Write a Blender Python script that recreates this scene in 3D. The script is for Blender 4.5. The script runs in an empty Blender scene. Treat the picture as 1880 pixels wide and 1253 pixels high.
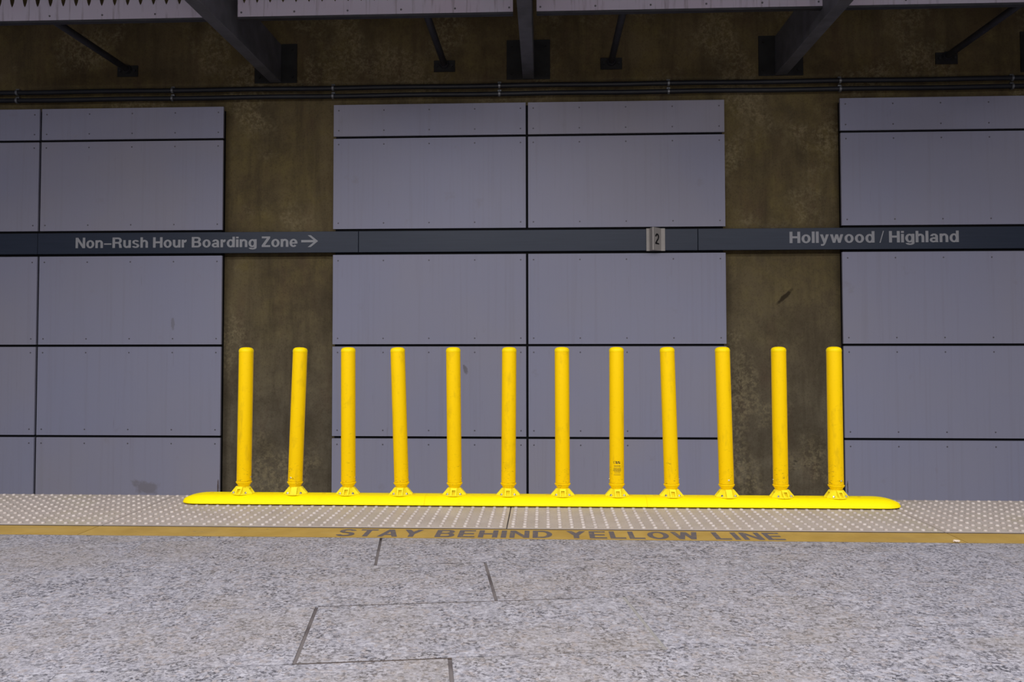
import bpy, bmesh, math, random
from mathutils import Matrix, Vector
random.seed(7)
S = bpy.context.scene
COL = S.collection

# ------------------------------------------------------------------ camera
CAM_H = 0.96
yaw, pitch, roll = math.radians(-2.53), math.radians(2.0), math.radians(-0.068)
cd = bpy.data.cameras.new('camera')
cam = bpy.data.objects.new('camera', cd)
COL.objects.link(cam)
cd.sensor_width = 36.0
cd.lens = 36.0 * 1550 / 1880
cd.shift_x = (940 - 930) / 1880
cd.shift_y = (579 - 626.5) / 1880
cd.clip_start = 0.05
cd.clip_end = 100
B = Matrix(((1, 0, 0), (0, 0, -1), (0, 1, 0)))
Ry = Matrix(((math.cos(yaw), 0, -math.sin(yaw)), (0, 1, 0), (math.sin(yaw), 0, math.cos(yaw))))
Rp = Matrix(((1, 0, 0), (0, math.cos(pitch), math.sin(pitch)), (0, -math.sin(pitch), math.cos(pitch))))
Rr = Matrix(((math.cos(roll), -math.sin(roll), 0), (math.sin(roll), math.cos(roll), 0), (0, 0, 1)))
Rm = Rr @ Rp @ Ry @ B
rot = Matrix((Rm[0], -Rm[1], -Rm[2])).transposed()
cam.matrix_world = Matrix.Translation((0, 0, CAM_H)) @ rot.to_4x4()
S.camera = cam

# ------------------------------------------------------------------ world, lights, exposure
w = bpy.data.worlds.new('station_air')
S.world = w
w.use_nodes = True
w.node_tree.nodes['Background'].inputs[0].default_value = (0.80, 0.80, 1.0, 1)
w.node_tree.nodes['Background'].inputs[1].default_value = 0.10
S.view_settings.view_transform = 'Standard'
S.view_settings.look = 'None'
S.view_settings.gamma = 1.0
S.view_settings.use_curve_mapping = False
S.view_settings.exposure = 0.0


def strip_lamp(name, x, y, z, sx, sy, power, color):
    l = bpy.data.lights.new(name, 'AREA')
    l.shape = 'RECTANGLE'
    l.size, l.size_y = sx, sy
    l.energy = power
    l.color = color
    o = bpy.data.objects.new(name, l)
    o.location = (x, y, z)
    COL.objects.link(o)
    return o


LIGHT = (0.97, 0.96, 1.0)
for lx in (-6.0, -2.0, 2.0, 6.0):
    strip_lamp('platform_lamp', lx, 2.5, 4.75, 3.0, 0.25, 108, LIGHT)
    strip_lamp('platform_lamp', lx, -3.2, 4.75, 3.0, 0.25, 460, LIGHT)

# ------------------------------------------------------------------ materials
MATS = {}


class NT:
    def __init__(s, name):
        s.m = bpy.data.materials.new(name)
        s.m.use_nodes = True
        s.t = s.m.node_tree
        s.b = s.t.nodes['Principled BSDF']
        MATS[name] = s.m

    def n(s, kind, **kw):
        nd = s.t.nodes.new(kind)
        for k, v in kw.items():
            if k.startswith('i_'):
                key = k[2:]
                key = int(key) if key.isdigit() else key.replace('_', ' ')
                nd.inputs[key].default_value = v
            else:
                setattr(nd, k, v)
        return nd

    def l(s, a, b):
        s.t.links.new(a, b)

    def ramp(s, fac, stops, interp='LINEAR'):
        r = s.n('ShaderNodeValToRGB')
        r.color_ramp.interpolation = interp
        e = r.color_ramp.elements
        while len(e) < len(stops):
            e.new(0.5)
        for el, (p, c) in zip(e, stops):
            el.position = p
            el.color = (c, c, c, 1) if not isinstance(c, tuple) else (*c, 1)
        s.l(fac, r.inputs[0])
        return r.outputs[0]

    def mix(s, fac, a, b, mode='MIX'):
        m = s.n('ShaderNodeMix', data_type='RGBA', blend_type=mode)
        for sock, v in ((m.inputs[0], fac), (m.inputs[6], a), (m.inputs[7], b)):
            if isinstance(v, (int, float)):
                sock.default_value = v
            elif isinstance(v, tuple):
                sock.default_value = (*v, 1)
            else:
                s.l(v, sock)
        return m.outputs[2]

    def math(s, op, a, b=0.0, c=0.0):
        m = s.n('ShaderNodeMath', operation=op)
        for sock, v in zip(m.inputs, (a, b, c)):
            if isinstance(v, (int, float)):
                sock.default_value = v
            else:
                s.l(v, sock)
        return m.outputs[0]

    def coord(s, scale=(1, 1, 1), loc=(0, 0, 0), space='Object', rnd=0.0, rz=0.0, ry=0.0):
        tc = s.n('ShaderNodeTexCoord')
        src = tc.outputs[space]
        if space == 'World':
            src = None
        if rnd:
            oi = s.n('ShaderNodeObjectInfo')
            sc = s.n('ShaderNodeVectorMath', operation='SCALE')
            cb = s.n('ShaderNodeCombineXYZ')
            for i in range(3):
                s.l(oi.outputs['Random'], cb.inputs[i])
            s.l(cb.outputs[0], sc.inputs[0])
            sc.inputs['Scale'].default_value = rnd
            ad = s.n('ShaderNodeVectorMath', operation='ADD')
            s.l(src, ad.inputs[0])
            s.l(sc.outputs[0], ad.inputs[1])
            src = ad.outputs[0]
        mp = s.n('ShaderNodeMapping')
        mp.inputs['Scale'].default_value = scale
        mp.inputs['Location'].default_value = loc
        mp.inputs['Rotation'].default_value = (0, ry, rz)
        s.l(src, mp.inputs[0])
        return mp.outputs[0]

    def noise(s, vec, scale, detail=3, rough=0.5, dist=0.0):
        nn = s.n('ShaderNodeTexNoise')
        nn.inputs['Scale'].default_value = scale
        nn.inputs['Detail'].default_value = detail
        nn.inputs['Roughness'].default_value = rough
        nn.inputs['Distortion'].default_value = dist
        s.l(vec, nn.inputs['Vector'])
        return nn.outputs[0]

    def blob(s, cx, cz, rx, rz_, ang=0.0, rough=0.6, nscale=6.0):
        """soft stain of its own shape in the XZ plane, broken up by noise; 0..1"""
        v = s.coord()
        sub = s.n('ShaderNodeVectorMath', operation='SUBTRACT')
        s.l(v, sub.inputs[0])
        sub.inputs[1].default_value = (cx, 0, cz)
        ro = s.n('ShaderNodeVectorRotate', rotation_type='Y_AXIS')
        s.l(sub.outputs[0], ro.inputs['Vector'])
        ro.inputs['Angle'].default_value = ang
        dv = s.n('ShaderNodeVectorMath', operation='DIVIDE')
        s.l(ro.outputs[0], dv.inputs[0])
        dv.inputs[1].default_value = (rx, 1e6, rz_)
        ln = s.n('ShaderNodeVectorMath', operation='LENGTH')
        s.l(dv.outputs[0], ln.inputs[0])
        nz = s.noise(v, nscale, 4, 0.6)
        a = s.math('MULTIPLY_ADD', nz, rough * 2, ln.outputs['Value'])
        return s.ramp(a, [(0.55 + rough * 0.6, 1.0), (0.95 + rough * 0.9, 0.0)])

    def fin(s, color, rough=0.6, metal=0.0, bump=None, bstr=0.3, bdist=0.002, spec=0.5):
        for key, v in (('Base Color', color), ('Roughness', rough), ('Metallic', metal), ('Specular IOR Level', spec)):
            if isinstance(v, (int, float)):
                s.b.inputs[key].default_value = v
            elif isinstance(v, tuple):
                s.b.inputs[key].default_value = (*v, 1)
            else:
                s.l(v, s.b.inputs[key])
        if bump is not None:
            bp = s.n('ShaderNodeBump')
            bp.inputs['Strength'].default_value = bstr
            bp.inputs['Distance'].default_value = bdist
            s.l(bump, bp.inputs['Height'])
            s.l(bp.outputs[0], s.b.inputs['Normal'])
        return s.m


def plain(name, col, rough=0.6, metal=0.0, var=0.12, scale=12, spec=0.5):
    t = NT(name)
    nz = t.noise(t.coord(rnd=5), scale, 4)
    c = t.mix(t.ramp(nz, [(0.3, 0.0), (0.7, 1.0)]), tuple(max(0, x * (1 - var)) for x in col), tuple(min(1, x * (1 + var)) for x in col))
    return t.fin(c, rough, metal, nz, 0.1, 0.001, spec)


# brown olive concrete wall
t = NT('concrete')
v = t.coord()
big = t.noise(v, 0.8, 5, 0.6)
mid = t.noise(v, 2.6, 7, 0.68)
vst = t.noise(t.coord(scale=(7, 1, 0.9)), 1.0, 5, 0.65)
fine = t.noise(v, 55, 5, 0.65)
sep = t.n('ShaderNodeSeparateXYZ')
t.l(v, sep.inputs[0])
hgt = t.math('MULTIPLY_ADD', mid, 1.6, sep.outputs[2])
c = t.mix(t.ramp(big, [(0.36, 0.0), (0.62, 1.0)]), (0.135, 0.098, 0.046), (0.215, 0.165, 0.082))
# ochre mineral staining of the upper lifts, greyer raw concrete lower down
och = t.mix(t.ramp(mid, [(0.46, 0.0), (0.66, 1.0)]), c, (0.215, 0.165, 0.066))
gry = t.mix(t.ramp(mid, [(0.42, 0.0), (0.66, 1.0)]), (0.145, 0.117, 0.075), (0.215, 0.180, 0.118))
mr = t.n('ShaderNodeMapRange')
mr.inputs['From Min'].default_value = 0.9
mr.inputs['From Max'].default_value = 2.9
t.l(hgt, mr.inputs['Value'])
c = t.mix(mr.outputs[0], gry, och)
c = t.mix(t.ramp(vst, [(0.46, 0.0), (0.72, 0.60)]), c, (0.070, 0.052, 0.032))
c = t.mix(t.ramp(t.noise(t.coord(scale=(3, 1, 1)), 1.4, 5, 0.6), [(0.55, 0.0), (0.70, 0.30)]), c, (0.145, 0.085, 0.055))
# pale flaking efflorescence in patches
eff = t.math('MULTIPLY', t.ramp(t.noise(t.coord(loc=(3, 0, 1)), 1.25, 3), [(0.53, 0.0), (0.62, 1.0)]), t.ramp(t.noise(v, 24, 6, 0.78), [(0.45, 0.0), (0.58, 1.0)]))
c = t.mix(t.math('MULTIPLY', eff, 0.60), c, (0.38, 0.31, 0.17))
blot = t.noise(t.coord(loc=(7, 0, 4)), 1.9, 6, 0.68)
c = t.mix(t.ramp(blot, [(0.50, 0.0), (0.66, 0.55)]), c, (0.085, 0.066, 0.036))
# the dark diagonal smear and the scuffs low on the right hand strip
sm = t.blob(2.66, 1.49, 0.21, 0.045, math.radians(44), 0.35, 14)
c = t.mix(t.math('MULTIPLY', sm, 0.85), c, (0.030, 0.020, 0.010))
sc_n = t.noise(t.coord(scale=(1, 1, 2.2), ry=math.radians(35)), 6, 3, 0.7, 0.6)
scm = t.math('MULTIPLY', t.blob(3.0, -0.25, 0.75, 0.5, 0, 0.3, 4), t.ramp(sc_n, [(0.62, 0.0), (0.67, 1.0)]))
c = t.mix(t.math('MULTIPLY', scm, 0.75), c, (0.030, 0.024, 0.018))
c = t.mix(t.ramp(fine, [(0.25, 0.5), (0.5, 0.0)]), c, (0.06, 0.045, 0.025))
t.fin(c, 0.85, 0, t.math('ADD', mid, t.math('MULTIPLY', fine, 0.5)), 0.4, 0.006, 0.25)

# lavender grey cladding panels
t = NT('panel_coat')
v = t.coord(rnd=37.0)
vw = t.coord(space='Object')
st = t.noise(t.coord(scale=(26, 1, 0.5), rnd=11), 1.0, 5, 0.6)
cl = t.noise(v, 0.8, 3)
sp = t.noise(t.coord(scale=(60, 1, 2.2), rnd=17), 1.0, 3, 0.6)
oi = t.n('ShaderNodeObjectInfo')
c = t.mix(t.ramp(cl, [(0.35, 0.0), (0.65, 1.0)]), (0.368, 0.362, 0.470), (0.392, 0.372, 0.440))
c = t.mix(t.ramp(oi.outputs['Random'], [(0.0, 0.0), (1.0, 0.5)]), c, (0.345, 0.357, 0.495))
c = t.mix(t.ramp(st, [(0.52, 0.0), (0.85, 0.22)]), c, (0.24, 0.22, 0.22))
c = t.mix(t.ramp(sp, [(0.69, 0.0), (0.76, 0.25)]), c, (0.15, 0.13, 0.12))
c = t.mix(t.ramp(t.noise(v, 4.0, 4, 0.6), [(0.66, 0.0), (0.78, 0.3)]), c, (0.27, 0.24, 0.22))
stain = t.blob(-4.45, -0.62, 0.42, 0.22, 0, 0.55, 5)
c = t.mix(t.math('MULTIPLY', stain, 0.45), c, (0.19, 0.16, 0.13))
mk = t.blob(-0.87, 0.69, 0.05, 0.10, 0.3, 0.45, 22)
c = t.mix(t.math('MULTIPLY', mk, 0.6), c, (0.14, 0.12, 0.11))
for bx_ in (-3.625, 3.262):
    rust = t.blob(bx_, -0.60, 0.022, 0.22, 0, 0.6, 11)
    c = t.mix(t.math('MULTIPLY', rust, 0.8), c, (0.07, 0.035, 0.012))
mk2 = t.blob(-4.16, 1.20, 0.045, 0.13, 0.0, 0.45, 20)
c = t.mix(t.math('MULTIPLY', mk2, 0.4), c, (0.16, 0.14, 0.12))
t.fin(c, 0.50, 0, st, 0.05, 0.001, 0.35)

# white fascia, water-streaked
t = NT('fascia_paint')
v = t.coord(rnd=13)
st = t.noise(t.coord(scale=(22, 1, 1.2), rnd=23), 1.0, 5, 0.65)
c = t.mix(t.ramp(t.noise(v, 1.5, 3), [(0.35, 0.0), (0.65, 1.0)]), (0.60, 0.55, 0.66), (0.63, 0.54, 0.65))
c = t.mix(t.ramp(st, [(0.55, 0.0), (0.70, 0.65)]), c, (0.20, 0.15, 0.17))
t.fin(c, 0.55, 0, None, 0.4)

plain('dark_steel', (0.030, 0.030, 0.036), 0.55, 0.0, 0.25, 9)
plain('beam_paint', (0.135, 0.135, 0.150), 0.6, 0.0, 0.25, 5)
plain('plate_steel', (0.020, 0.020, 0.019), 0.6, 0.0, 0.3, 9)
plain('conduit_grey', (0.022, 0.023, 0.029), 0.45, 0.0, 0.15, 9)
plain('clamp_zinc', (0.30, 0.31, 0.33), 0.35, 0.6, 0.1, 30)
plain('gap_shade_black', (0.008, 0.008, 0.009), 0.8, 0, 0.1, 5, 0.2)  # near-black, puts the shade of the gaps into the colour
plain('rivet_grey', (0.14, 0.13, 0.145), 0.5, 0.2, 0.1, 30)
plain('ceiling_paint', (0.10, 0.095, 0.095), 0.8, 0, 0.15, 2)
plain('track_concrete', (0.07, 0.062, 0.052), 0.9, 0, 0.3, 3)
plain('letter_grey', (0.42, 0.42, 0.44), 0.5, 0, 0.05, 40)
plain('letter_black', (0.010, 0.010, 0.010), 0.5, 0, 0.05, 40)
plain('sign_box', (0.50, 0.46, 0.42), 0.55, 0, 0.06, 10)
plain('chrome', (0.75, 0.75, 0.76), 0.22, 1.0, 0.05, 40)
plain('pale_mortar', (0.26, 0.245, 0.225), 0.9, 0, 0.12, 20)
plain('joint_rubber_shade', (0.060, 0.042, 0.032), 0.8, 0, 0.2, 8)
plain('crumb', (0.75, 0.62, 0.48), 0.8, 0, 0.15, 60)

# sign band: satin slate blue metal
t = NT('band_slate')
nz = t.noise(t.coord(scale=(2, 1, 60)), 1.0, 3)
c = t.mix(t.ramp(nz, [(0.3, 0.0), (0.7, 1.0)]), (0.034, 0.045, 0.072), (0.041, 0.052, 0.082))
t.fin(c, 0.34, 0.0, nz, 0.03, 0.001, 0.28)

# granite slabs
t = NT('granite')
v = t.coord(rnd=9.0)
wob = t.n('ShaderNodeTexNoise')
wob.inputs['Scale'].default_value = 45
wob.inputs['Detail'].default_value = 3
t.l(v, wob.inputs['Vector'])
wv = t.n('ShaderNodeVectorMath', operation='MULTIPLY_ADD')
t.l(wob.outputs['Color'], wv.inputs[0])
wv.inputs[1].default_value = (0.022, 0.022, 0.022)
t.l(v, wv.inputs[2])
vor = t.n('ShaderNodeTexVoronoi', feature='F1')
vor.inputs['Scale'].default_value = 62
t.l(wv.outputs[0], vor.inputs['Vector'])
sepv = t.n('ShaderNodeSeparateColor')
t.l(vor.outputs['Color'], sepv.inputs[0])
c = t.ramp(sepv.outputs[0], [(0.0, (0.315, 0.308, 0.342)), (0.35, (0.370, 0.357, 0.388)), (0.55, (0.325, 0.288, 0.280)),
                             (0.70, (0.435, 0.423, 0.458)), (0.85, (0.25, 0.242, 0.258))], 'CONSTANT')
soft = t.noise(v, 60, 5, 0.7)
c = t.mix(t.ramp(soft, [(0.40, 0.0), (0.60, 0.60)]), c, (0.365, 0.348, 0.365))
# dark mica flecks gathered in clusters
clus = t.ramp(t.noise(v, 13, 4, 0.65), [(0.36, 0.30), (0.60, 1.0)])
fl = t.noise(wv.outputs[0], 76, 4, 0.64)
fk = t.math('MULTIPLY', t.ramp(fl, [(0.49, 0.0), (0.575, 0.97)]), clus)
c = t.mix(fk, c, (0.062, 0.060, 0.070))
wn = t.noise(wv.outputs[0], 40, 4, 0.6, 0.8)
wisp = t.ramp(wn, [(0.465, 0.0), (0.495, 1.0), (0.505, 1.0), (0.535, 0.0)])
c = t.mix(t.math('MULTIPLY', t.math('MULTIPLY', wisp, clus), 0.5), c, (0.075, 0.072, 0.085))
c = t.mix(t.ramp(t.noise(v, 2.2, 3), [(0.48, 0.0), (0.68, 0.30)]), c, (0.27, 0.225, 0.17))
c = t.mix(t.ramp(t.noise(v, 110, 2), [(0.61, 0.0), (0.69, 0.45)]), c, (0.52, 0.50, 0.53))
t.fin(c, 0.55, 0, fl, 0.12, 0.001, 0.3)

t = NT('joint_mortar')
v = t.coord()
nz = t.noise(v, 5, 4)
c = t.mix(t.ramp(nz, [(0.40, 0.0), (0.60, 1.0)]), (0.075, 0.062, 0.062), (0.14, 0.122, 0.118))
t.fin(c, 0.9, 0, nz, 0.3, 0.002, 0.2)

# tactile tiles
t = NT('tactile_tile')
v = t.coord(rnd=4)
c = t.mix(t.ramp(t.noise(v, 6, 5, 0.6), [(0.35, 0.0), (0.65, 1.0)]), (0.395, 0.335, 0.290), (0.455, 0.395, 0.350))
c = t.mix(t.ramp(t.noise(v, 2.1, 3), [(0.52, 0.0), (0.68, 0.35)]), c, (0.40, 0.35, 0.20))
c = t.mix(t.ramp(t.noise(v, 120, 2), [(0.62, 0.0), (0.70, 0.5)]), c, (0.20, 0.165, 0.135))
t.fin(c, 0.55, 0, None)
t = NT('tactile_dome')
v = t.coord(rnd=4)
c = t.mix(t.ramp(t.noise(v, 9, 4), [(0.40, 0.0), (0.62, 1.0)]), (0.41, 0.352, 0.310), (0.51, 0.45, 0.405))
t.fin(c, 0.42, 0, None)

# yellow strip
t = NT('yellow_strip')
v = t.coord(rnd=4)
c = t.mix(t.ramp(t.noise(v, 5, 5, 0.65), [(0.35, 0.0), (0.65, 1.0)]), (0.36, 0.225, 0.045), (0.44, 0.285, 0.065))
c = t.mix(t.ramp(t.noise(t.coord(scale=(1, 4, 1), rnd=3), 3, 5, 0.7), [(0.55, 0.0), (0.75, 0.55)]), c, (0.33, 0.26, 0.14))
c = t.mix(t.ramp(t.noise(v, 30, 3, 0.6), [(0.68, 0.0), (0.74, 0.7)]), c, (0.15, 0.11, 0.07))
t.fin(c, 0.6, 0, None)
t = NT('strip_lettering')
v = t.coord()
c = t.mix(t.ramp(t.noise(v, 40, 4, 0.65), [(0.56, 0.0), (0.68, 0.7)]), (0.10, 0.088, 0.098), (0.30, 0.21, 0.08))
t.fin(c, 0.65, 0, None)


def yellow(name, col, dirt, smear=True, rough=0.38):
    t = NT(name)
    v = t.coord(rnd=7)
    sm = t.noise(t.coord(scale=(1, 1, 0.30), rnd=19), 22, 4, 0.6)
    c = t.mix(t.ramp(sm, [(0.56, 0.0), (0.78, dirt)]), col, (col[0] * 0.42, col[1] * 0.36, 0.01))
    if smear:
        sc = t.noise(t.coord(scale=(1, 1, 2.6), rnd=29), 38, 4, 0.7, 1.0)
        lo = t.n('ShaderNodeSeparateXYZ')
        t.l(t.coord(), lo.inputs[0])
        low = t.ramp(lo.outputs[2], [(0.0, 1.0), (0.13, 0.75), (0.17, 0.18), (1.0, 0.12)])
        msk = t.math('MULTIPLY', t.ramp(sc, [(0.60, 0.0), (0.68, 1.0)]), low)
        c = t.mix(msk, c, (0.20, 0.12, 0.015))
    return t.fin(c, rough, 0, None, 0.3, 0.002, 0.13)


yellow('post_yellow', (0.93, 0.60, 0.0005), 0.35, True, 0.45)
yellow('cap_yellow', (0.93, 0.66, 0.0005), 0.20, False)
yellow('foot_yellow', (0.90, 0.74, 0.020), 0.25, False, 0.3)
yellow('curb_yellow', (1.0, 0.79, 0.0), 0.10, False, 0.55)

# ------------------------------------------------------------------ mesh helpers


def link(name, me, mat, parent=None, loc=None):
    o = bpy.data.objects.new(name, me)
    COL.objects.link(o)
    if mat is not None and len(me.materials) == 0:
        me.materials.append(MATS[mat])
    if parent is not None:
        o.parent = parent
    if loc is not None:
        o.location = loc
    return o


def bm_obj(name, bm, mat, parent=None, loc=None, smooth=None):
    bmesh.ops.recalc_face_normals(bm, faces=bm.faces)
    me = bpy.data.meshes.new(name)
    bm.to_mesh(me)
    bm.free()
    if smooth is not None:
        for p in me.polygons:
            p.use_smooth = True
        me.set_sharp_from_angle(angle=math.radians(smooth))
    return link(name, me, mat, parent, loc)


def add_box(bm, x0, x1, y0, y1, z0, z1, bev=0.0):
    r = bmesh.ops.create_cube(bm, size=1.0)
    vs = r['verts']
    for vtx in vs:
        vtx.co = Vector((x0 + (vtx.co.x + 0.5) * (x1 - x0), y0 + (vtx.co.y + 0.5) * (y1 - y0), z0 + (vtx.co.z + 0.5) * (z1 - z0)))
    if bev:
        es = list({e for vtx in vs for e in vtx.link_edges})
        bmesh.ops.bevel(bm, geom=es, offset=bev, segments=1, affect='EDGES', profile=0.5)


def add_cyl(bm, p0, p1, r0, r1=None, seg=16):
    r1 = r0 if r1 is None else r1
    p0, p1 = Vector(p0), Vector(p1)
    d = p1 - p0
    q = Vector((0, 0, 1)).rotation_difference(d.normalized()).to_matrix().to_4x4()
    bmesh.ops.create_cone(bm, cap_ends=True, segments=seg, radius1=r0, radius2=r1, depth=d.length,
                          matrix=Matrix.Translation((p0 + p1) / 2) @ q)


def add_lathe(bm, prof, seg=32, arc=None):
    rings = []
    for r, z in prof:
        if r < 1e-6:
            rings.append([bm.verts.new((0, 0, z))])
        else:
            rings.append([bm.verts.new((r * math.cos(2 * math.pi * i / seg), r * math.sin(2 * math.pi * i / seg), z)) for i in range(seg)])
    for a, b in zip(rings, rings[1:]):
        for i in range(seg):
            j = (i + 1) % seg
            if len(a) == 1 and len(b) == 1:
                continue
            if len(a) == 1:
                bm.faces.new((a[0], b[i], b[j]))
            elif len(b) == 1:
                bm.faces.new((a[i], a[j], b[0]))
            else:
                bm.faces.new((a[i], a[j], b[j], b[i]))
    return rings


def box(name, mat, parent, x0, x1, y0, y1, z0, z1, bev=0.0):
    bm = bmesh.new()
    add_box(bm, x0, x1, y0, y1, z0, z1, bev)
    return bm_obj(name, bm, mat, parent)


def struct(o):
    o['kind'] = 'structure'
    return o


def thing(name, label, cat, loc=(0, 0, 0), group=None):
    o = bpy.data.objects.new(name, None)
    o.empty_display_size = 0.1
    COL.objects.link(o)
    o.location = loc
    return tag(o, label, cat, group)


def tag(o, label, cat, group=None):
    o['label'] = label
    o['category'] = cat
    if group:
        o['group'] = group
    return o


# ---- lettering: bold grotesque glyphs drawn from bars and bowls (cap height 1)
ST = 0.195


def R_(x0, z0, x1, z1):
    return [[(x0, z0), (x1, z0), (x1, z1), (x0, z1)]]


def A_(cx, cz, rx, rz, a0, a1, tx, tz, n=None):
    """elliptical band from a0 to a1 degrees"""
    n = n or max(3, int(abs(a1 - a0) / 15))
    out = []
    for i in range(n):
        p = []
        for a in (a0 + (a1 - a0) * i / n, a0 + (a1 - a0) * (i + 1) / n):
            c_, s_ = math.cos(math.radians(a)), math.sin(math.radians(a))
            p.append(((cx + rx * c_, cz + rz * s_), (cx + (rx - tx) * c_, cz + (rz - tz) * s_)))
        out.append([p[0][0], p[1][0], p[1][1], p[0][1]])
    return out


def P_(*pts):
    return [list(pts)]


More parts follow.
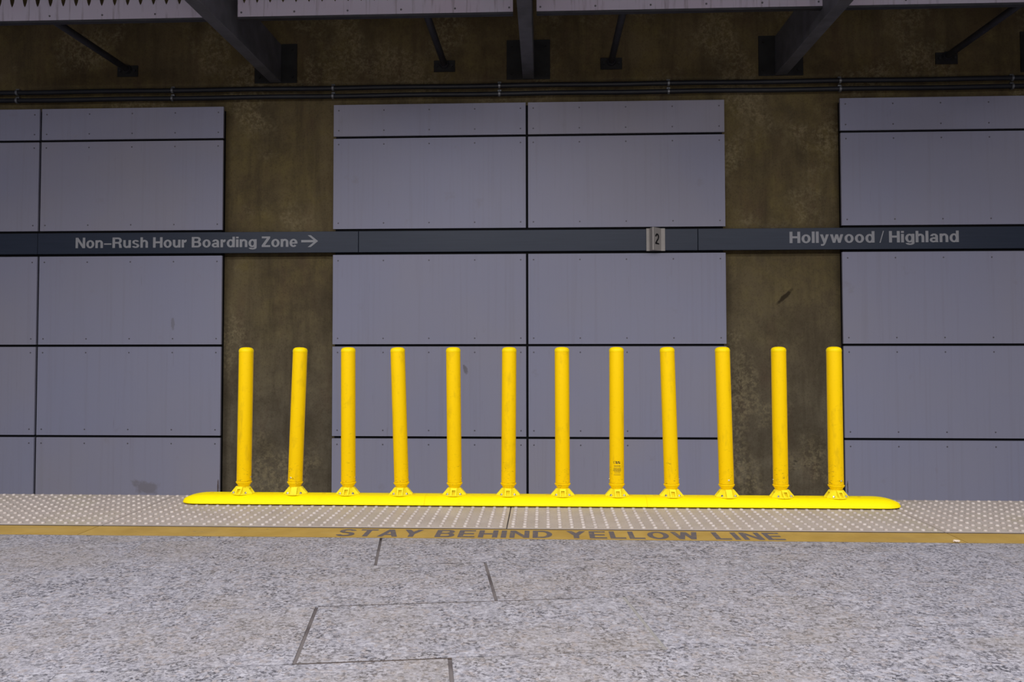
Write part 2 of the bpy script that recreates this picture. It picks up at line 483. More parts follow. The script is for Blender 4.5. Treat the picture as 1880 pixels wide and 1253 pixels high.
T1, T2 = 0.165, 0.15
GLYPH = {
    'N': (0.76, R_(0, 0, ST, 1) + R_(0.76 - ST, 0, 0.76, 1) + P_((0, 1), (0.21, 1), (0.76, 0), (0.55, 0))),
    'H': (0.75, R_(0, 0, ST + .01, 1) + R_(0.75 - ST - .01, 0, 0.75, 1) + R_(0.1, 0.42, 0.65, 0.60)),
    'R': (0.77, R_(0, 0, ST + .01, 1) + R_(0.1, 0.84, 0.45, 1) + R_(0.1, 0.41, 0.45, 0.57) + A_(0.45, 0.705, 0.29, 0.295, -90, 90, 0.20, 0.16)
          + P_((0.40, 0.50), (0.60, 0.50), (0.70, 0.32), (0.755, 0.0), (0.54, 0.0), (0.50, 0.34))),
    'B': (0.76, R_(0, 0, ST + .01, 1) + R_(0.1, 0.84, 0.45, 1) + R_(0.1, 0.44, 0.45, 0.59) + R_(0.1, 0, 0.47, 0.16)
          + A_(0.44, 0.735, 0.27, 0.265, -90, 90, 0.20, 0.16) + A_(0.46, 0.285, 0.29, 0.285, -90, 90, 0.20, 0.16)),
    'Z': (0.66, R_(0, 0.83, 0.65, 1) + R_(0, 0, 0.66, 0.17) + P_((0.40, 0.84), (0.65, 0.84), (0.25, 0.16), (0, 0.16))),
    'o': (0.64, A_(0.32, 0.37, 0.32, 0.39, 0, 360, ST, T2)),
    'n': (0.60, R_(0, 0, ST, 0.745) + A_(0.325, 0.455, 0.275, 0.305, 0, 155, ST, T1) + R_(0.60 - ST, 0, 0.60, 0.46)),
    'u': (0.60, R_(0.60 - ST, 0, 0.60, 0.745) + A_(0.275, 0.29, 0.275, 0.305, 180, 335, ST, T1) + R_(0, 0.285, ST, 0.745)),
    'h': (0.60, R_(0, 0, ST, 1) + A_(0.325, 0.455, 0.275, 0.305, 0, 155, ST, T1) + R_(0.60 - ST, 0, 0.60, 0.46)),
    'r': (0.40, R_(0, 0, ST, 0.745) + A_(0.40, 0.42, 0.30, 0.335, 92, 165, 0.20, 0.19)),
    'l': (0.20, R_(0, 0, 0.20, 1)),
    'i': (0.20, R_(0, 0, 0.20, 0.745) + R_(0, 0.84, 0.20, 1)),
    'd': (0.64, A_(0.31, 0.37, 0.31, 0.39, 0, 360, ST, T2) + R_(0.64 - ST, 0, 0.64, 1)),
    'g': (0.64, A_(0.31, 0.37, 0.31, 0.385, 0, 360, ST, T2) + R_(0.64 - ST, -0.06, 0.64, 0.745) + A_(0.33, -0.05, 0.31, 0.175, 185, 360, 0.20, 0.13)),
    'a': (0.60, A_(0.25, 0.205, 0.25, 0.22, 30, 330, 0.185, 0.13) + A_(0.30, 0.50, 0.27, 0.255, 0, 170, 0.19, 0.145) + R_(0.385, 0.03, 0.57, 0.51)
          + R_(0.22, 0.33, 0.45, 0.445) + P_((0.40, 0.0), (0.60, 0.0), (0.57, 0.12), (0.40, 0.12))),
    's': (0.58, A_(0.29, 0.545, 0.27, 0.21, 15, 255, 0.185, 0.135) + A_(0.29, 0.20, 0.29, 0.215, -165, 75, 0.19, 0.135)
          + P_((0.10, 0.46), (0.19, 0.335), (0.47, 0.275), (0.38, 0.41))),
    'e': (0.62, A_(0.31, 0.37, 0.31, 0.39, 0, 318, ST, T2) + R_(0.10, 0.305, 0.62, 0.425)),
    'y': (0.62, P_((0, 0.745), (0.205, 0.745), (0.41, 0.0), (0.235, 0.0)) + P_((0.62, 0.745), (0.42, 0.745), (0.20, -0.14), (0.38, -0.06))
          + P_((0.06, -0.25), (0.06, -0.115), (0.22, -0.10), (0.37, -0.08), (0.30, -0.20), (0.22, -0.25))),
    'w': (0.92, P_((0, 0.745), (0.195, 0.745), (0.36, 0), (0.19, 0)) + P_((0.19, 0), (0.36, 0), (0.55, 0.745), (0.375, 0.745))
          + P_((0.375, 0.745), (0.55, 0.745), (0.73, 0), (0.56, 0)) + P_((0.56, 0), (0.73, 0), (0.92, 0.745), (0.725, 0.745))),
    '/': (0.32, P_((0, -0.02), (0.07, -0.02), (0.32, 1.02), (0.25, 1.02))),
    '-': (0.58, R_(0, 0.315, 0.58, 0.44)),
    '2': (0.62, A_(0.31, 0.68, 0.31, 0.32, -32, 178, 0.20, 0.17) + P_((0.56, 0.50), (0.40, 0.58), (0.0, 0.13), (0.24, 0.15)) + P_((0.0, 0.0), (0.0, 0.15), (0.26, 0.16), (0.62, 0.10), (0.62, 0.0))),
    'S': (0.72, A_(0.36, 0.725, 0.33, 0.275, 15, 262, 0.20, 0.16) + A_(0.36, 0.285, 0.36, 0.285, -168, 82, 0.20, 0.16)
          + P_((0.11, 0.62), (0.26, 0.46), (0.61, 0.38), (0.46, 0.55))),
    'T': (0.68, R_(0, 0.83, 0.68, 1) + R_(0.235, 0, 0.445, 0.85)),
    'A': (0.80, P_((0, 0), (0.21, 0), (0.50, 1), (0.29, 1)) + P_((0.80, 0), (0.59, 0), (0.30, 1), (0.51, 1)) + R_(0.18, 0.22, 0.62, 0.38)),
    'Y': (0.76, P_((0, 1), (0.23, 1), (0.485, 0.50), (0.28, 0.38)) + P_((0.76, 1), (0.53, 1), (0.275, 0.50), (0.48, 0.38)) + R_(0.275, 0, 0.485, 0.50)),
    'E': (0.66, R_(0, 0, 0.205, 1) + R_(0.1, 0.83, 0.64, 1) + R_(0.1, 0.42, 0.60, 0.58) + R_(0.1, 0, 0.66, 0.17)),
    'I': (0.21, R_(0, 0, 0.21, 1)),
    'D': (0.76, R_(0, 0, 0.205, 1) + R_(0.1, 0.83, 0.38, 1) + R_(0.1, 0, 0.38, 0.17) + A_(0.36, 0.5, 0.40, 0.5, -90, 90, 0.205, 0.17)),
    'L': (0.60, R_(0, 0, 0.205, 1) + R_(0.1, 0, 0.60, 0.17)),
    'O': (0.82, A_(0.41, 0.5, 0.41, 0.52, 0, 360, 0.21, 0.17)),
    'W': (1.04, P_((0, 1), (0.21, 1), (0.395, 0), (0.20, 0)) + P_((0.20, 0), (0.395, 0), (0.62, 1), (0.42, 1))
          + P_((0.42, 1), (0.62, 1), (0.84, 0), (0.645, 0)) + P_((0.645, 0), (0.84, 0), (1.04, 1), (0.83, 1))),
}


def letters(txt, x0, x1, z0, z1, gap=0.085, space=0.31):
    """yields one bmesh per character, laid flat in XZ between x0..x1, capitals z0..z1"""
    pos, pen = [], 0.0
    for ch in txt:
        if ch == ' ':
            pen += space
            continue
        pos.append((ch, pen))
        pen += GLYPH[ch][0] + gap
    tot = pen - gap
    fx, fz = (x1 - x0) / tot, z1 - z0
    for ch, p in pos:
        bm = bmesh.new()
        for i, poly in enumerate(GLYPH[ch][1]):
            bm.faces.new([bm.verts.new((x0 + (p + a) * fx, -0.0002 - i * 0.00004, z0 + b * fz)) for a, b in poly])
        yield ch, bm


# ------------------------------------------------------------------ the setting
WALL_Y = 9.43      # concrete
FACE_Y = 9.30      # cladding face
EDGE_Y = 5.33      # platform edge
YEL0, YEL1 = 4.208, 4.412
PIT = -1.45

wall = struct(box('wall_back', 'concrete', None, -10, 10, WALL_Y, WALL_Y + 0.4, PIT, 5.9))
struct(box('ceiling', 'ceiling_paint', None, -10, 10, -8, WALL_Y, 5.6, 5.9))
struct(box('wall_front', 'ceiling_paint', None, -10, 10, -8.3, -8, -0.3, 5.9))
struct(box('trackbed', 'track_concrete', None, -10, 10, EDGE_Y, WALL_Y, PIT - 0.3, PIT))
floor = struct(box('floor', 'joint_mortar', None, -10, 10, -8, EDGE_Y - 0.004, PIT - 0.3, -0.012))

# cladding panels (each with its own edges), near-black slabs behind, coloured to shade the gaps
cols = [(-7.90, -5.724), (-5.724, -3.608), (-2.350, -0.183), (-0.183, 1.989), (3.242, 5.410), (5.410, 7.578)]
rows = [(3.283, 3.653, 1, 0), (2.253, 3.283, 0, 1), (0.953, 1.963, 1, 0), (-0.064, 0.953, 1, 1), (-1.08, -0.064, 0, 1)]
G = 0.013
clad = []
for (x0, x1) in ((-7.90, -3.608), (-2.35, 1.989), (3.242, 7.578)):
    clad.append(struct(box('wall_cladding', 'gap_shade_black', None, x0 + 0.02, x1 - 0.02, FACE_Y + 0.034, WALL_Y, -1.06, 3.63)))
edge_cols = {-7.90, -3.608, -2.350, 1.989, 3.242, 7.578}
panel_meshes = {}
for (x0, x1) in cols:
    for (z0, z1, gb, gt) in rows:
        a = x0 + (0 if x0 in edge_cols else G)
        b = x1 - (0 if x1 in edge_cols else G)
        c0 = z0 + (G if z0 in (3.283, 0.953, -0.064) else 0)
        c1 = z1 - (G if z1 in (3.283, 0.953, -0.064) else 0)
        jit = random.uniform(-0.002, 0.002)
        p = box('wall_panel', 'panel_coat', clad[0 if x1 < -3 else 1 if x1 < 3 else 2], a, b, FACE_Y + jit, FACE_Y + 0.03 + jit, c0, c1, 0.0015)
        # rivets: five across, near the top and bottom edges
        bm = bmesh.new()
        for zz in (c0 + 0.065, c1 - 0.065):
            for i in range(5):
                xx = a + 0.058 + i * (b - a - 0.116) / 4
                add_cyl(bm, (xx, FACE_Y + jit + 0.002, zz), (xx, FACE_Y + jit - 0.004, zz), 0.0095, 0.007, 8)
        r = bm_obj('rivet_row', bm, 'rivet_grey', p)
        r['kind'] = 'stuff'
# granite slabs: running bond turned 8.3 degrees to the platform edge
th = math.radians(8.3)
U = Vector((math.cos(th), math.sin(th)))
V = Vector((-math.sin(th), math.cos(th)))
RV = {4: (3.747, 4.309, -0.196), 3: (3.190, 3.747, 0.282), 2: (2.625, 3.190, -0.378), 1: (2.062, 2.625, 0.089)}
for k in range(-7, 1):
    RV[k] = (2.062 + (k - 1) * 0.562, 2.062 + k * 0.562, random.uniform(0, 1.14))
RV[5] = (4.309, 4.871, 0.25)
SW = 1.145
WIDE = {(4, 0), (3, 0), (2, 0), (1, 0)}


def clip(poly, nx, ny, d):
    """keep the side where nx*x+ny*y <= d"""
    out = []
    for i, a in enumerate(poly):
        b = poly[(i + 1) % len(poly)]
        fa, fb = nx * a[0] + ny * a[1] - d, nx * b[0] + ny * b[1] - d
        if fa <= 0:
            out.append(a)
        if (fa < 0 < fb) or (fb < 0 < fa):
            s = fa / (fa - fb)
            out.append((a[0] + (b[0] - a[0]) * s, a[1] + (b[1] - a[1]) * s))
    return out


def slab(poly, z1, z0=-0.03, bev=0.0):
    bm = bmesh.new()
    f = bm.faces.new([bm.verts.new((x, y, z1)) for x, y in poly])
    r = bmesh.ops.extrude_face_region(bm, geom=[f])
    for g in r['geom']:
        if isinstance(g, bmesh.types.BMVert):
            g.co.z = z0
    return bm


for k, (v0, v1, uo) in RV.items():
    for i in range(-7, 8):
        u0, u1 = uo + i * SW, uo + (i + 1) * SW
        g0 = 0.0065 if (k, i) in WIDE or (k == 2 and i == 1) else 0.0008
        g1 = 0.0065 if (k, i + 1) in WIDE or (k == 2 and i + 1 == 1) else 0.0008
        gv0 = 0.0055 if (k == 2 and i == 0) else 0.0009
        gv0 = 0.004 if (k == 4 and i == 0) else gv0
        gv1 = 0.0095 if (k == 2 and i == 0) else 0.004 if (k == 3 and i == -1) else 0.0055 if (k == 1 and i == -1) else 0.0009
        q = [(u0 + g0, v0 + gv0), (u1 - g1, v0 + gv0), (u1 - g1, v1 - gv1), (u0 + g0, v1 - gv1)]
        poly = [((U * a + V * b).x, (U * a + V * b).y) for a, b in q]
        poly = clip(poly, 0, 1, YEL0 - 0.008)
        poly = clip(poly, 0, -1, 2.4)
        poly = clip(poly, 1, 0, 5.6)
        poly = clip(poly, -1, 0, 5.6)
        if len(poly) < 3:
            continue
        area = abs(sum(poly[j][0] * poly[(j + 1) % len(poly)][1] - poly[(j + 1) % len(poly)][0] * poly[j][1] for j in range(len(poly)))) / 2
        if area < 0.004:
            continue
        bm_obj('granite_slab', slab(poly, random.uniform(-0.0004, 0.0004)), 'granite', floor)

# mortar in the wide cross joints; the right-hand one was refilled with pale mortar
for uj, va, vb, mat, zt in ((0.767, 2.630, 3.186, 'pale_mortar', -0.0008), (-0.196, 3.752, 4.165, 'joint_mortar', -0.0022),
                            (0.282, 3.194, 3.743, 'joint_mortar', -0.0022), (-0.378, 2.632, 3.180, 'joint_mortar', -0.0022), (0.089, 2.066, 2.618, 'joint_mortar', -0.0022)):
    bm_obj('joint_filler', slab([((U * a + V * b).x, (U * a + V * b).y) for a, b in
           ((uj - 0.0064, va), (uj + 0.0064, va), (uj + 0.0064, vb), (uj - 0.0064, vb))], zt, -0.0118), mat, floor)

# dark filler coloured to stand in for shade inside the open bed joints
for ua, ub, va, vb in ((-0.372, 0.60, 3.1810, 3.1888), (-0.372, 0.095, 2.6200, 2.6300), (-0.190, 0.28, 3.7434, 3.7506)):
    bm_obj('joint_shade', slab([((U * a + V * b).x, (U * a + V * b).y) for a, b in ((ua, va), (ub, va), (ub, vb), (ua, vb))], -0.0008, -0.0118), 'joint_rubber_shade', floor)

# yellow strip sections, with the warning lettering on the middle one
for (x0, x1) in ((-6.9, -2.36), (-2.36, 2.04), (2.04, 6.9)):
    ys = box('yellow_strip', 'yellow_strip', floor, x0 + 0.002, x1 - 0.002, YEL0, YEL1, -0.03, 0.0005)
    if x0 == -2.36:
        for ch, bm in letters('STAY BEHIND YELLOW LINE', -1.055, 1.185, 4.226, 4.388, 0.13, 0.42):
            for vtx in bm.verts:
                vtx.co = Vector((vtx.co.x, vtx.co.z, 0.0006 - vtx.co.y))
            bm_obj('letter', bm, 'strip_lettering', ys)

# dark rubber joints either side of the strip
struct(box('trim_1', 'joint_rubber_shade', None, -6.9, 6.9, YEL1 + 0.001, 4.4365, -0.0118, -0.0002))
struct(box('trim_2', 'joint_rubber_shade', None, -6.9, 6.9, YEL0 - 0.0075, YEL0 - 0.0005, -0.0118, -0.0012))

# tactile tiles with truncated domes
NR, NC, PITCH = 14, 35, 0.0628
TY0 = 4.437
dome = None
for (x0, x1) in ((-6.75, -4.55), (-4.55, -2.355), (-2.355, -0.197), (-0.197, 2.04), (2.04, 4.24), (4.24, 6.44)):
    tl = box('tactile_tile', 'tactile_tile', floor, x0 + 0.003, x1 - 0.003, TY0, EDGE_Y, -0.05, 0.0008, 0.0015)
    n = int(round((x1 - x0) / PITCH))
    pit = (x1 - x0) / n
    vs, fs = [], []
    prof = ((0.0120, 0.0), (0.0108, 0.0052), (0.0064, 0.0082))
    for r_ in range(NR):
        for c_ in range(n):
            cx, cy = x0 + (c_ + 0.5) * pit, TY0 + 0.036 + r_ * 0.0630
            b0 = len(vs)
            for rr, zz in prof:
                for s_ in range(10):
                    an = 2 * math.pi * s_ / 10
                    vs.append((cx + rr * math.cos(an), cy + rr * math.sin(an), 0.0008 + zz))
            for lv in range(2):
                for s_ in range(10):
                    fs.append((b0 + lv * 10 + s_, b0 + lv * 10 + (s_ + 1) % 10, b0 + (lv + 1) * 10 + (s_ + 1) % 10, b0 + (lv + 1) * 10 + s_))
            fs.append(tuple(b0 + 20 + s_ for s_ in range(10)))
    me = bpy.data.meshes.new('dome_grid')
    me.from_pydata(vs, [], fs)
    for p_ in me.polygons:
        p_.use_smooth = len(p_.vertices) == 4
    d = link('dome_grid', me, 'tactile_dome', tl)
    d['kind'] = 'stuff'

# ------------------------------------------------------------------ overhead steel
BX = [(-3.053, 'grey steel box beam above the left bare concrete strip'),
      (-0.167, 'grey steel box beam straight overhead in the middle of the view'),
      (2.643, 'grey steel box beam above the right bare concrete strip'),
      (5.49, 'steel box beam at the far right edge of the view')]
for x, lab in BX:
    t_ = thing('steel_beam', lab, 'beam', (x, WALL_Y, 3.955), 'overhead steel beams')
    box('tube', 'beam_paint', t_, -0.064, 0.064, -17.4, -0.012, 0.0, 0.44, 0.006)
    pl = box('wall_plate', 'plate_steel', t_, -0.245, 0.245, -0.014, 0.0, -0.005, 0.445, 0.002)
    for sx in (-0.19, 0.19):
        for sz in (0.06, 0.38):
            bm = bmesh.new()
            add_cyl(bm, (sx, -0.012, sz), (sx, -0.032, sz), 0.016, None, 6)
            bm_obj('bolt', bm, 'plate_steel', pl)

rods = [(-4.783, 'dark round support rod at the far left, running out from the upper wall'),
        (-1.118, 'dark round support rod just left of the middle beam'),
        (0.764, 'dark round support rod just right of the middle beam'),
        (4.449, 'dark round support rod at the far right, running out from the upper wall')]
for x, lab in rods:
    t_ = thing('support_rod', lab, 'rod', (x, WALL_Y, 4.115), 'support rods')
    bm = bmesh.new()
    add_cyl(bm, (0, -0.01, 0.02), (0, -1.62, 0.02), 0.036, None, 20)
    bm_obj('rod', bm, 'dark_steel', t_, smooth=40)
    bm = bmesh.new()
    add_cyl(bm, (0, -0.012, 0.02), (0, -0.05, 0.02), 0.055, 0.045, 16)
    bm_obj('socket', bm, 'dark_steel', t_, smooth=40)
    pl = box('wall_plate', 'plate_steel', t_, -0.12, 0.12, -0.014, 0.0, -0.065, 0.065, 0.002)
    for sx in (-0.085, 0.085):
        bm = bmesh.new()
        add_cyl(bm, (sx, -0.012, 0), (sx, -0.036, 0), 0.014, None, 6)
        bm_obj('bolt', bm, 'dark_steel', pl)

# two conduits along the wall
for z, r, lab in ((3.868, 0.028, 'upper of the two dark conduits running along the concrete wall'),
                  (3.776, 0.028, 'lower of the two dark conduits running just above the wall panels')):
    t_ = thing('conduit', lab, 'conduit', (0, 9.372, z), 'wall conduits')
    bm = bmesh.new()
    N = 90
    pts = [(-9.5 + 19 * i / N, 0.0, 0.0025 * math.sin(i * 0.8 + z * 9)) for i in range(N + 1)]
    rings = []
    for (px, py, pz) in pts:
        rings.append([bm.verts.new((px, py + r * math.cos(2 * math.pi * s / 12), pz + r * math.sin(2 * math.pi * s / 12))) for s in range(12)])
    for a, b in zip(rings, rings[1:]):
        for s in range(12):
            bm.faces.new((a[s], a[(s + 1) % 12], b[(s + 1) % 12], b[s]))
    bm_obj('pipe', bm, 'conduit_grey', t_, smooth=60)
    for cx in (-7.9, -6.05, -4.227, -2.377, -0.491, 1.392, 3.267, 5.12, 6.95):
        bm = bmesh.new()
        add_cyl(bm, (cx - 0.011, 0, 0.0), (cx + 0.011, 0, 0.0), r + 0.008, None, 14)
        add_box(bm, cx - 0.018, cx + 0.018, 0.0, 0.045, r - 0.004, r + 0.016)
        bm_obj('clamp', bm, 'clamp_zinc', t_)

# slotted fascia panels hung from the rods
FY = 7.80
for x0, x1, lab in ((-5.80, -3.150, 'white slotted fascia panel at the top left, streaked with dirt'),
                    (-2.900, -0.282, 'white slotted fascia panel between the left and middle beams'),
                    (-0.060, 2.575, 'pale fascia panel between the middle and right beams'),
                    (2.790, 5.38, 'pale fascia panel at the top right corner')):
    t_ = thing('fascia_panel', lab, 'panel', (x0, FY, 4.08), 'overhead fascia panels')
    W_, H_ = x1 - x0, 1.35
    n = int(round(W_ / 0.1255))
    cw = W_ / n
    bm = bmesh.new()
    a0, a1, hw = 0.128, 0.98, 0.0235

    def wz(s):
        e = min(s, 1 - s) * (a1 - a0)
        q = min(1.0, e / 0.085)
        return hw * math.sin(q * math.pi / 2) ** 0.8
    SS = [0, 0.02, 0.05, 0.08, 0.115, 0.15, 0.5, 0.85, 0.885, 0.92, 0.95, 0.98, 1]
    for i in range(n):
        l, r_ = i * cw, (i + 1) * cw
        xc = (l + r_) / 2
        for sgn, ex in ((-1, l), (1, r_)):
            pts = [(ex, 0), (xc, 0)]
            pts += [(xc + sgn * wz(s), a0 + s * (a1 - a0)) for s in SS]
            pts += [(xc, H_), (ex, H_)]
            vsx = [bm.verts.new((px, 0, pz)) for px, pz in pts]
            bm.faces.new(vsx if sgn < 0 else vsx[::-1])
    bmesh.ops.remove_doubles(bm, verts=bm.verts, dist=1e-5)
    r2 = bmesh.ops.extrude_face_region(bm, geom=bm.faces[:])
    for g in r2['geom']:
        if isinstance(g, bmesh.types.BMVert):
            g.co.y += 0.006
    bm_obj('slotted_sheet', bm, 'fascia_paint', t_)
    box('bottom_channel', 'dark_steel', t_, 0.0, W_, 0.008, 0.07, -0.018, 0.012)
    for k in range(int(W_ / 0.5) + 1):
        bm = bmesh.new()
        xx = 0.035 + k * (W_ - 0.07) / int(W_ / 0.5)
        add_cyl(bm, (xx, 0.002, 0.04), (xx, -0.005, 0.04), 0.011, 0.008, 8)
        bm_obj('screw', bm, 'rivet_grey', t_)

# ------------------------------------------------------------------ sign band
BZ0, BZ1 = 1.990, 2.226
bands = [(-9.4, -5.730, 'plain slate blue sign band section at the left edge of the view', None),
         (-5.730, -2.061, 'slate blue sign band section lettered Non-Rush Hour Boarding Zone with an arrow', 1),
         (-2.061, 1.687, 'slate blue sign band section carrying the small numbered box', None),
         (1.687, 7.58, 'slate blue sign band section lettered with the station name', 2)]
for x0, x1, lab, k in bands:
    t_ = thing('sign_band', lab, 'sign', (x0, FACE_Y, BZ0), 'station sign band')
    box('face_sheet', 'band_slate', t_, 0.003, x1 - x0 - 0.003, -0.012, 0.045, 0, BZ1 - BZ0, 0.002)
    box('fixing_rail', 'gap_shade_black', t_, 0.05, x1 - x0 - 0.05, 0.045, WALL_Y - FACE_Y, 0.03, BZ1 - BZ0 - 0.03)
    if k == 1:
        for ch, bm in letters('Non-Rush Hour Boarding Zone', -5.287 - x0, -2.748 - x0, 0.066, 0.184):
            bm_obj('letter', bm, 'letter_grey', t_, (0, -0.0122, 0))
        bm = bmesh.new()
        ax, az = -2.705 - x0, 0.128
        pts = [(0, -0.013), (0.14, -0.013), (0.073, -0.066), (0.108, -0.066), (0.190, 0.0), (0.108, 0.066), (0.073, 0.066), (0.14, 0.013), (0, 0.013)]
        f = bm.faces.new([bm.verts.new((ax + a, 0, az + b)) for a, b in pts])
        r2 = bmesh.ops.extrude_face_region(bm, geom=[f])
        for g in r2['geom']:
            if isinstance(g, bmesh.types.BMVert):
                g.co.y -= 0.003
        bm_obj('arrow', bm, 'letter_grey', t_, (0, -0.0122, 0))
    if k == 2:
        for ch, bm in letters('Hollywood / Highland', 2.676 - x0, 4.478 - x0, 0.072, 0.196, 0.085, 0.26):
            bm_obj('letter', bm, 'letter_grey', t_, (0, -0.0122, 0))

# the small tent-shaped platform number box
t_ = thing('number_box', 'small beige tent-shaped sign box reading 2 on the sign band', 'sign', (1.125, FACE_Y - 0.0125, BZ0 - 0.006))
H_ = BZ1 - BZ0 + 0.012
bm = bmesh.new()
prof = [(0.0, 0.0), (0.0, -0.012), (0.032, -0.012), (0.052, -0.125), (0.064, -0.128), (0.160, -0.014), (0.203, -0.012), (0.203, 0.0)]
f = bm.faces.new([bm.verts.new((a, b, 0)) for a, b in prof])
r2 = bmesh.ops.extrude_face_region(bm, geom=[f])
for g in r2['geom']:
    if isinstance(g, bmesh.types.BMVert):
        g.co.z = H_
bm_obj('folded_plate', bm, 'sign_box', t_)
bm = list(letters('2', 0.030, 0.108, 0.066, 0.184))[0][1]
ex = Vector((0.096, 0.114, 0)).normalized()
for vtx in bm.verts:
    s = vtx.co.x
    p = Vector((0.064, -0.128, 0)) + ex * s
    nrm = Vector((ex.y, -ex.x, 0))
    vtx.co = Vector((p.x + nrm.x * (0.0006 - vtx.co.y), p.y + nrm.y * (0.0006 - vtx.co.y), vtx.co.z))
bm_obj('numeral', bm, 'letter_black', t_)

# ------------------------------------------------------------------ yellow curb separators
CY, CT, CW, CZ = 5.105, 0.0515, 0.105, 0.0092
ZT = CZ + CT - 0.0052


def curb_mesh(x0, x1, l_end, r_end):
    """half-round rubber kerb: flat crown, sloped flanks, spoon-shaped ends"""
    bm = bmesh.new()
    sect = [(-1.0, 0.0), (-1.0, 0.14), (-0.93, 0.36), (-0.80, 0.62), (-0.66, 0.84), (-0.52, 0.96), (-0.34, 1.0), (0, 1.0),
            (0.34, 1.0), (0.52, 0.96), (0.66, 0.84), (0.80, 0.62), (0.93, 0.36), (1.0, 0.14), (1.0, 0.0)]
    L = x1 - x0
    st = [0.0, 0.003, 0.008, 0.015, 0.025, 0.04, 0.06, 0.085, 0.115, 0.15, 0.20]
    xs = (st if l_end else [0.0]) + [0.5 * L] + ([L - a for a in reversed(st)] if r_end else [L])
    rings = []
    for x in xs:
        sw, sh = 1.0, 1.0
        for e, d in ((l_end, x), (r_end, L - x)):
            if e:
                q = min(1.0, d / 0.12)
                sw = min(sw, 0.15 + 0.85 * math.sqrt(max(0, 1 - (1 - q) ** 2)))
                q2 = min(1.0, d / 0.15)
                sh = min(sh, 0.12 + 0.88 * math.sqrt(max(0, 1 - (1 - q2) ** 2)))
        rings.append([bm.verts.new((x, a * CW * sw, b * (CT - 0.0052) * (sh if b > 0 else 1))) for a, b in sect])
    for a, b in zip(rings, rings[1:]):
        for i in range(len(sect)):
            j = (i + 1) % len(sect)
            bm.faces.new((a[i], a[j], b[j], b[i]))
    bm.faces.new(rings[0])
    bm.faces.new(rings[-1][::-1])
    return bm


for x0, x1, le, re, lab in ((-2.195, -0.7105, 1, 0, 'left rounded-end length of the yellow curb base under the posts'),
                            (-0.7095, 0.6005, 0, 0, 'middle length of the yellow curb base under the posts'),
                            (0.6015, 2.085, 0, 1, 'right rounded-end length of the yellow curb base under the posts')):
    t_ = thing('curb_separator', lab, 'curb', (x0, CY, CZ + 0.0006), 'yellow curb base sections')
    bm = curb_mesh(x0, x1, le, re)
    bmc = bmesh.new()
    bm_obj('curb_body', bm, 'curb_yellow', t_, smooth=50)
    bmc.free()
    # recessed anchor holes in the crown
    for hx in (-2.03, -1.66, -1.34, -0.79, -0.62, -0.37, 0.02, 0.29, 0.52, 0.66, 0.92, 1.56, 1.86):
        if x0 < hx < x1:
            bm = bmesh.new()
            add_cyl(bm, (hx - x0, 0.012, CT - 0.0062), (hx - x0, 0.012, CT - 0.0045), 0.013, 0.012, 14)
            bm_obj('anchor_plug', bm, 'post_yellow', t_)

# ------------------------------------------------------------------ delineator posts
TOPX = [-1.811, -1.476, -1.183, -0.883, -0.546, -0.208, 0.107, 0.433, 0.732, 1.058, 1.389, 1.712]
BOTX = [-1.817, -1.503, -1.179, -0.857, -0.537, -0.214, 0.109, 0.430, 0.753, 1.075, 1.391, 1.712]
FOOTX = [-1.823, -1.500, -1.181, -0.859, -0.538, -0.215, 0.109, 0.431, 0.752, 1.077, 1.396, 1.711]
ROTZ = [-9, 4, 0, 2, 1, 0, 0, 1, 2, 3, 10, 13]
K = CY / 5.07
LABELS = ['first yellow post from the left, smudged half way up, before bare concrete',
          'yellow post leaning right, second from the left, scuffed around a front screw',
          'third yellow post from the left, upright at the edge of the middle panels',
          'yellow post leaning left, fourth from the left',
          'fifth yellow post from the left, before the left middle panel',
          'sixth yellow post from the left, heavily scuffed low down, left of the panel joint',
          'seventh yellow post from the left, just right of the central panel joint',
          'yellow post with a black printed label near its foot',
          'yellow post leaning left, just right of the post with the printed label',
          'yellow post at the right edge of the middle panels, third from the right',
          'yellow post before the right concrete strip, second from the right',
          'rightmost yellow post of the row, with a bright screw near its foot']
R_T = 0.0437
NECK = 0.046
ZBASE = CZ + 0.0006 + CT - 0.0052
meshes = {}


def mk(name, bm, mat, smooth=None):
    bmesh.ops.recalc_face_normals(bm, faces=bm.faces)
    me = bpy.data.meshes.new(name)
    bm.to_mesh(me)
    bm.free()
    if smooth:
        for p in me.polygons:
            p.use_smooth = True
        me.set_sharp_from_angle(angle=math.radians(smooth))
    me.materials.append(MATS[mat])
    meshes[name] = me
    return me


TOPZ = 0.890 - NECK      # tube top above the neck pivot
bm = bmesh.new()
add_lathe(bm, [(0.0, 0.030), (R_T - 0.0008, 0.030), (R_T, 0.0325), (R_T, TOPZ - 0.030), (0, TOPZ - 0.030)], 40)
mk('tube', bm, 'post_yellow', 40)
bm = bmesh.new()
add_lathe(bm, [(0, TOPZ - 0.030), (R_T + 0.0006, TOPZ - 0.030), (R_T + 0.0012, TOPZ - 0.024), (R_T - 0.0005, TOPZ - 0.016), (R_T - 0.005, TOPZ - 0.0085),
               (R_T - 0.014, TOPZ - 0.0035), (R_T - 0.027, TOPZ - 0.0008), (0, TOPZ)], 40)
mk('cap', bm, 'cap_yellow', 50)
bm = bmesh.new()
add_lathe(bm, [(0, -0.004), (0.0325, -0.004), (0.0335, 0.002), (R_T + 0.0036, 0.0215), (R_T + 0.0045, 0.0255), (R_T + 0.001, 0.0285), (0, 0.031)], 40)
mk('collar', bm, 'post_yellow', 30)
# foot: flange disc, cone
bm = bmesh.new()
add_lathe(bm, [(0, 0), (0.068, 0), (0.068, 0.004), (0.066, 0.0055), (0.046, 0.0065), (0.039, 0.012), (0.0335, 0.040), (0.033, 0.046), (0, 0.046)], 36)
mk('foot', bm, 'foot_yellow', 35)


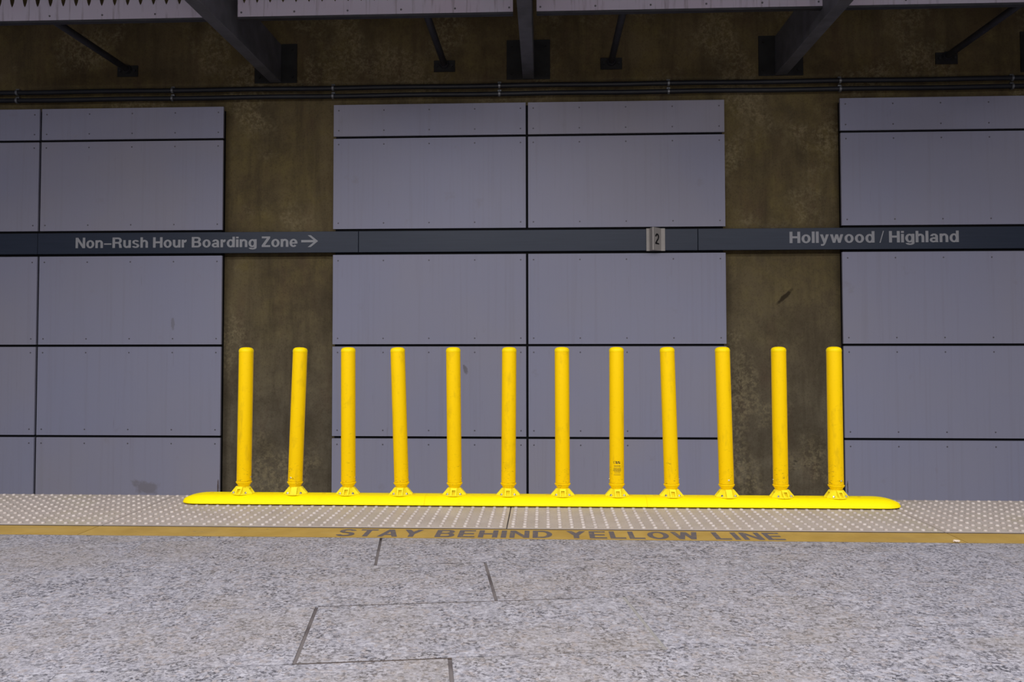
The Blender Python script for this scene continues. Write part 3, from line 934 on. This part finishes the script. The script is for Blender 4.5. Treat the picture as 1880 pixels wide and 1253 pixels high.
def rib(solid):
    bm = bmesh.new()

    def wedge(y0, y1):
        pr = [(0.028, 0.0445), (0.0368, 0.0445), (0.0695, 0.006), (0.0700, 0.001), (0.028, 0.001)]
        a = [bm.verts.new((x, y0, z)) for x, z in pr]
        b = [bm.verts.new((x, y1, z)) for x, z in pr]
        bm.faces.new(a)
        bm.faces.new(b[::-1])
        for i in range(5):
            j = (i + 1) % 5
            bm.faces.new((a[i], a[j], b[j], b[i]))
    if solid:
        wedge(-0.0175, 0.0175)
    else:
        wedge(-0.0175, -0.0105)
        wedge(0.0105, 0.0175)
        pr = [(0.030, 0.0445), (0.0378, 0.0444), (0.0475, 0.0330), (0.036, 0.0330)]
        a = [bm.verts.new((x, -0.011, z)) for x, z in pr]
        b = [bm.verts.new((x, 0.011, z)) for x, z in pr]
        bm.faces.new(a)
        bm.faces.new(b[::-1])
        for i in range(4):
            j = (i + 1) % 4
            bm.faces.new((a[i], a[j], b[j], b[i]))
    return bm


mk('rib', rib(False), 'foot_yellow')
mk('rib_solid', rib(True), 'foot_yellow')
bm = bmesh.new()
add_cyl(bm, (0, 0, -0.001), (0, 0, 0.003), 0.0100, None, 12)
add_cyl(bm, (0, 0, 0.003), (0, 0, 0.010), 0.0075, 0.0055, 6)
mk('bolt', bm, 'chrome')
bm = bmesh.new()
add_lathe(bm, [(0, 0), (0.0055, 0), (0.0055, 0.002), (0.0035, 0.0040), (0, 0.0045)], 12)
mk('screw', bm, 'chrome', 40)

# screw bearing round the tube (degrees, 0 = right, -90 = towards the platform)
SCREW = [-8, -112, -6, -8, -6, 100, 80, 170, -4, -82, 170, -68]
for i in range(12):
    fx = FOOTX[i] * K
    p = thing('delineator_post', LABELS[i], 'post', (fx, CY, ZBASE), 'yellow delineator posts on the curb')
    lean = math.atan2((TOPX[i] - BOTX[i]) * K, 0.825 * K)
    neck_x = BOTX[i] * K - fx - math.tan(lean) * 0.03
    yl = random.uniform(-0.006, 0.006)

    def part(name, key, loc, rot=(0, 0, 0), parent=p):
        o = bpy.data.objects.new(name, meshes[key])
        COL.objects.link(o)
        o.parent = parent
        o.location = loc
        o.rotation_euler = rot
        return o
    rz = math.radians(ROTZ[i])
    foot = part('foot', 'foot', (0, 0, 0), (0, 0, rz))
    for q in range(4):
        a = q * math.pi / 2 - math.pi / 2
        part('rib', 'rib_solid' if i in (1, 9) and q == 0 else 'rib', (0, 0, 0), (0, 0, a), foot)
        b = a + math.pi / 4
        part('bolt', 'bolt', (0.055 * math.cos(b), 0.055 * math.sin(b), 0.0062), (0, 0, b), foot)
    part('collar', 'collar', (neck_x, 0, NECK), (yl, lean, 0))
    tube = part('tube', 'tube', (neck_x, 0, NECK), (yl, lean, 0))
    part('cap', 'cap', (neck_x, 0, NECK), (yl, lean, 0))
    sa = math.radians(SCREW[i])
    rot_m = Matrix.Rotation(sa, 4, 'Z') @ Matrix.Rotation(math.pi / 2, 4, 'Y')
    s = part('screw', 'screw', ((R_T - 0.0005) * math.cos(sa), (R_T - 0.0005) * math.sin(sa), 0.055), rot_m.to_euler(), tube)
    if i == 7:
        # printed label: mark, two bold lines, then rows of fine print wrapped round the tube
        bm = bmesh.new()

        def bar(s0, s1, z0, z1):
            m = 4
            lo, hi = [], []
            for j in range(m + 1):
                an = -math.pi / 2 + (s0 + (s1 - s0) * j / m) / R_T
                x, y = (R_T + 0.0005) * math.cos(an), (R_T + 0.0005) * math.sin(an)
                lo.append(bm.verts.new((x, y, z0)))
                hi.append(bm.verts.new((x, y, z1)))
            for j in range(m):
                bm.faces.new((lo[j], lo[j + 1], hi[j + 1], hi[j]))
        zc = 0.157
        for j in range(14):
            a0_, a1_ = 2 * math.pi * j / 14, 2 * math.pi * (j + 1) / 14
            if 10 <= j <= 11:
                continue
            ca, cb = math.cos(a0_), math.cos(a1_)
            bar(-0.0155 + 0.0075 * min(ca, cb), -0.0155 + 0.0075 * max(ca, cb) + 0.0006, zc + 0.0065 * min(math.sin(a0_), math.sin(a1_)), zc + 0.0065 * max(math.sin(a0_), math.sin(a1_)) + 0.0006)
        rr = random.Random(3)

        def line(s0, s1, z, h, word):
            x = s0
            while x < s1:
                e = min(s1, x + rr.uniform(0.5, 1.3) * word)
                bar(x, e, z, z + h)
                x = e + word * 0.28
        line(-0.009, 0.017, zc + 0.001, 0.0058, 0.011)
        line(-0.009, 0.020, zc - 0.0065, 0.0055, 0.012)
        for z, hw_ in ((0.137, 0.020), (0.131, 0.019), (0.121, 0.023), (0.1165, 0.022), (0.112, 0.024), (0.1075, 0.024), (0.103, 0.021), (0.0945, 0.017), (0.083, 0.021)):
            line(-hw_, hw_, z, 0.0021, 0.006)
        pr = bm_obj('printed_label', bm, 'letter_black', tube)
        pr['label'] = 'small black printed maker label'

# ------------------------------------------------------------------ small litter
bm = bmesh.new()
rr = random.Random(5)
bmesh.ops.create_icosphere(bm, subdivisions=2, radius=0.011)
for vtx in bm.verts:
    vtx.co *= rr.uniform(0.75, 1.15)
    vtx.co.z *= 0.55
    vtx.co.x *= 1.5
zmin = min(vtx.co.z for vtx in bm.verts)
for vtx in bm.verts:
    vtx.co.z -= zmin
o = bm_obj('crumb', bm, 'crumb', None, (1.992, 4.215, 0.0008))
tag(o, 'small pale crumb of litter at the front edge of the yellow strip', 'litter')
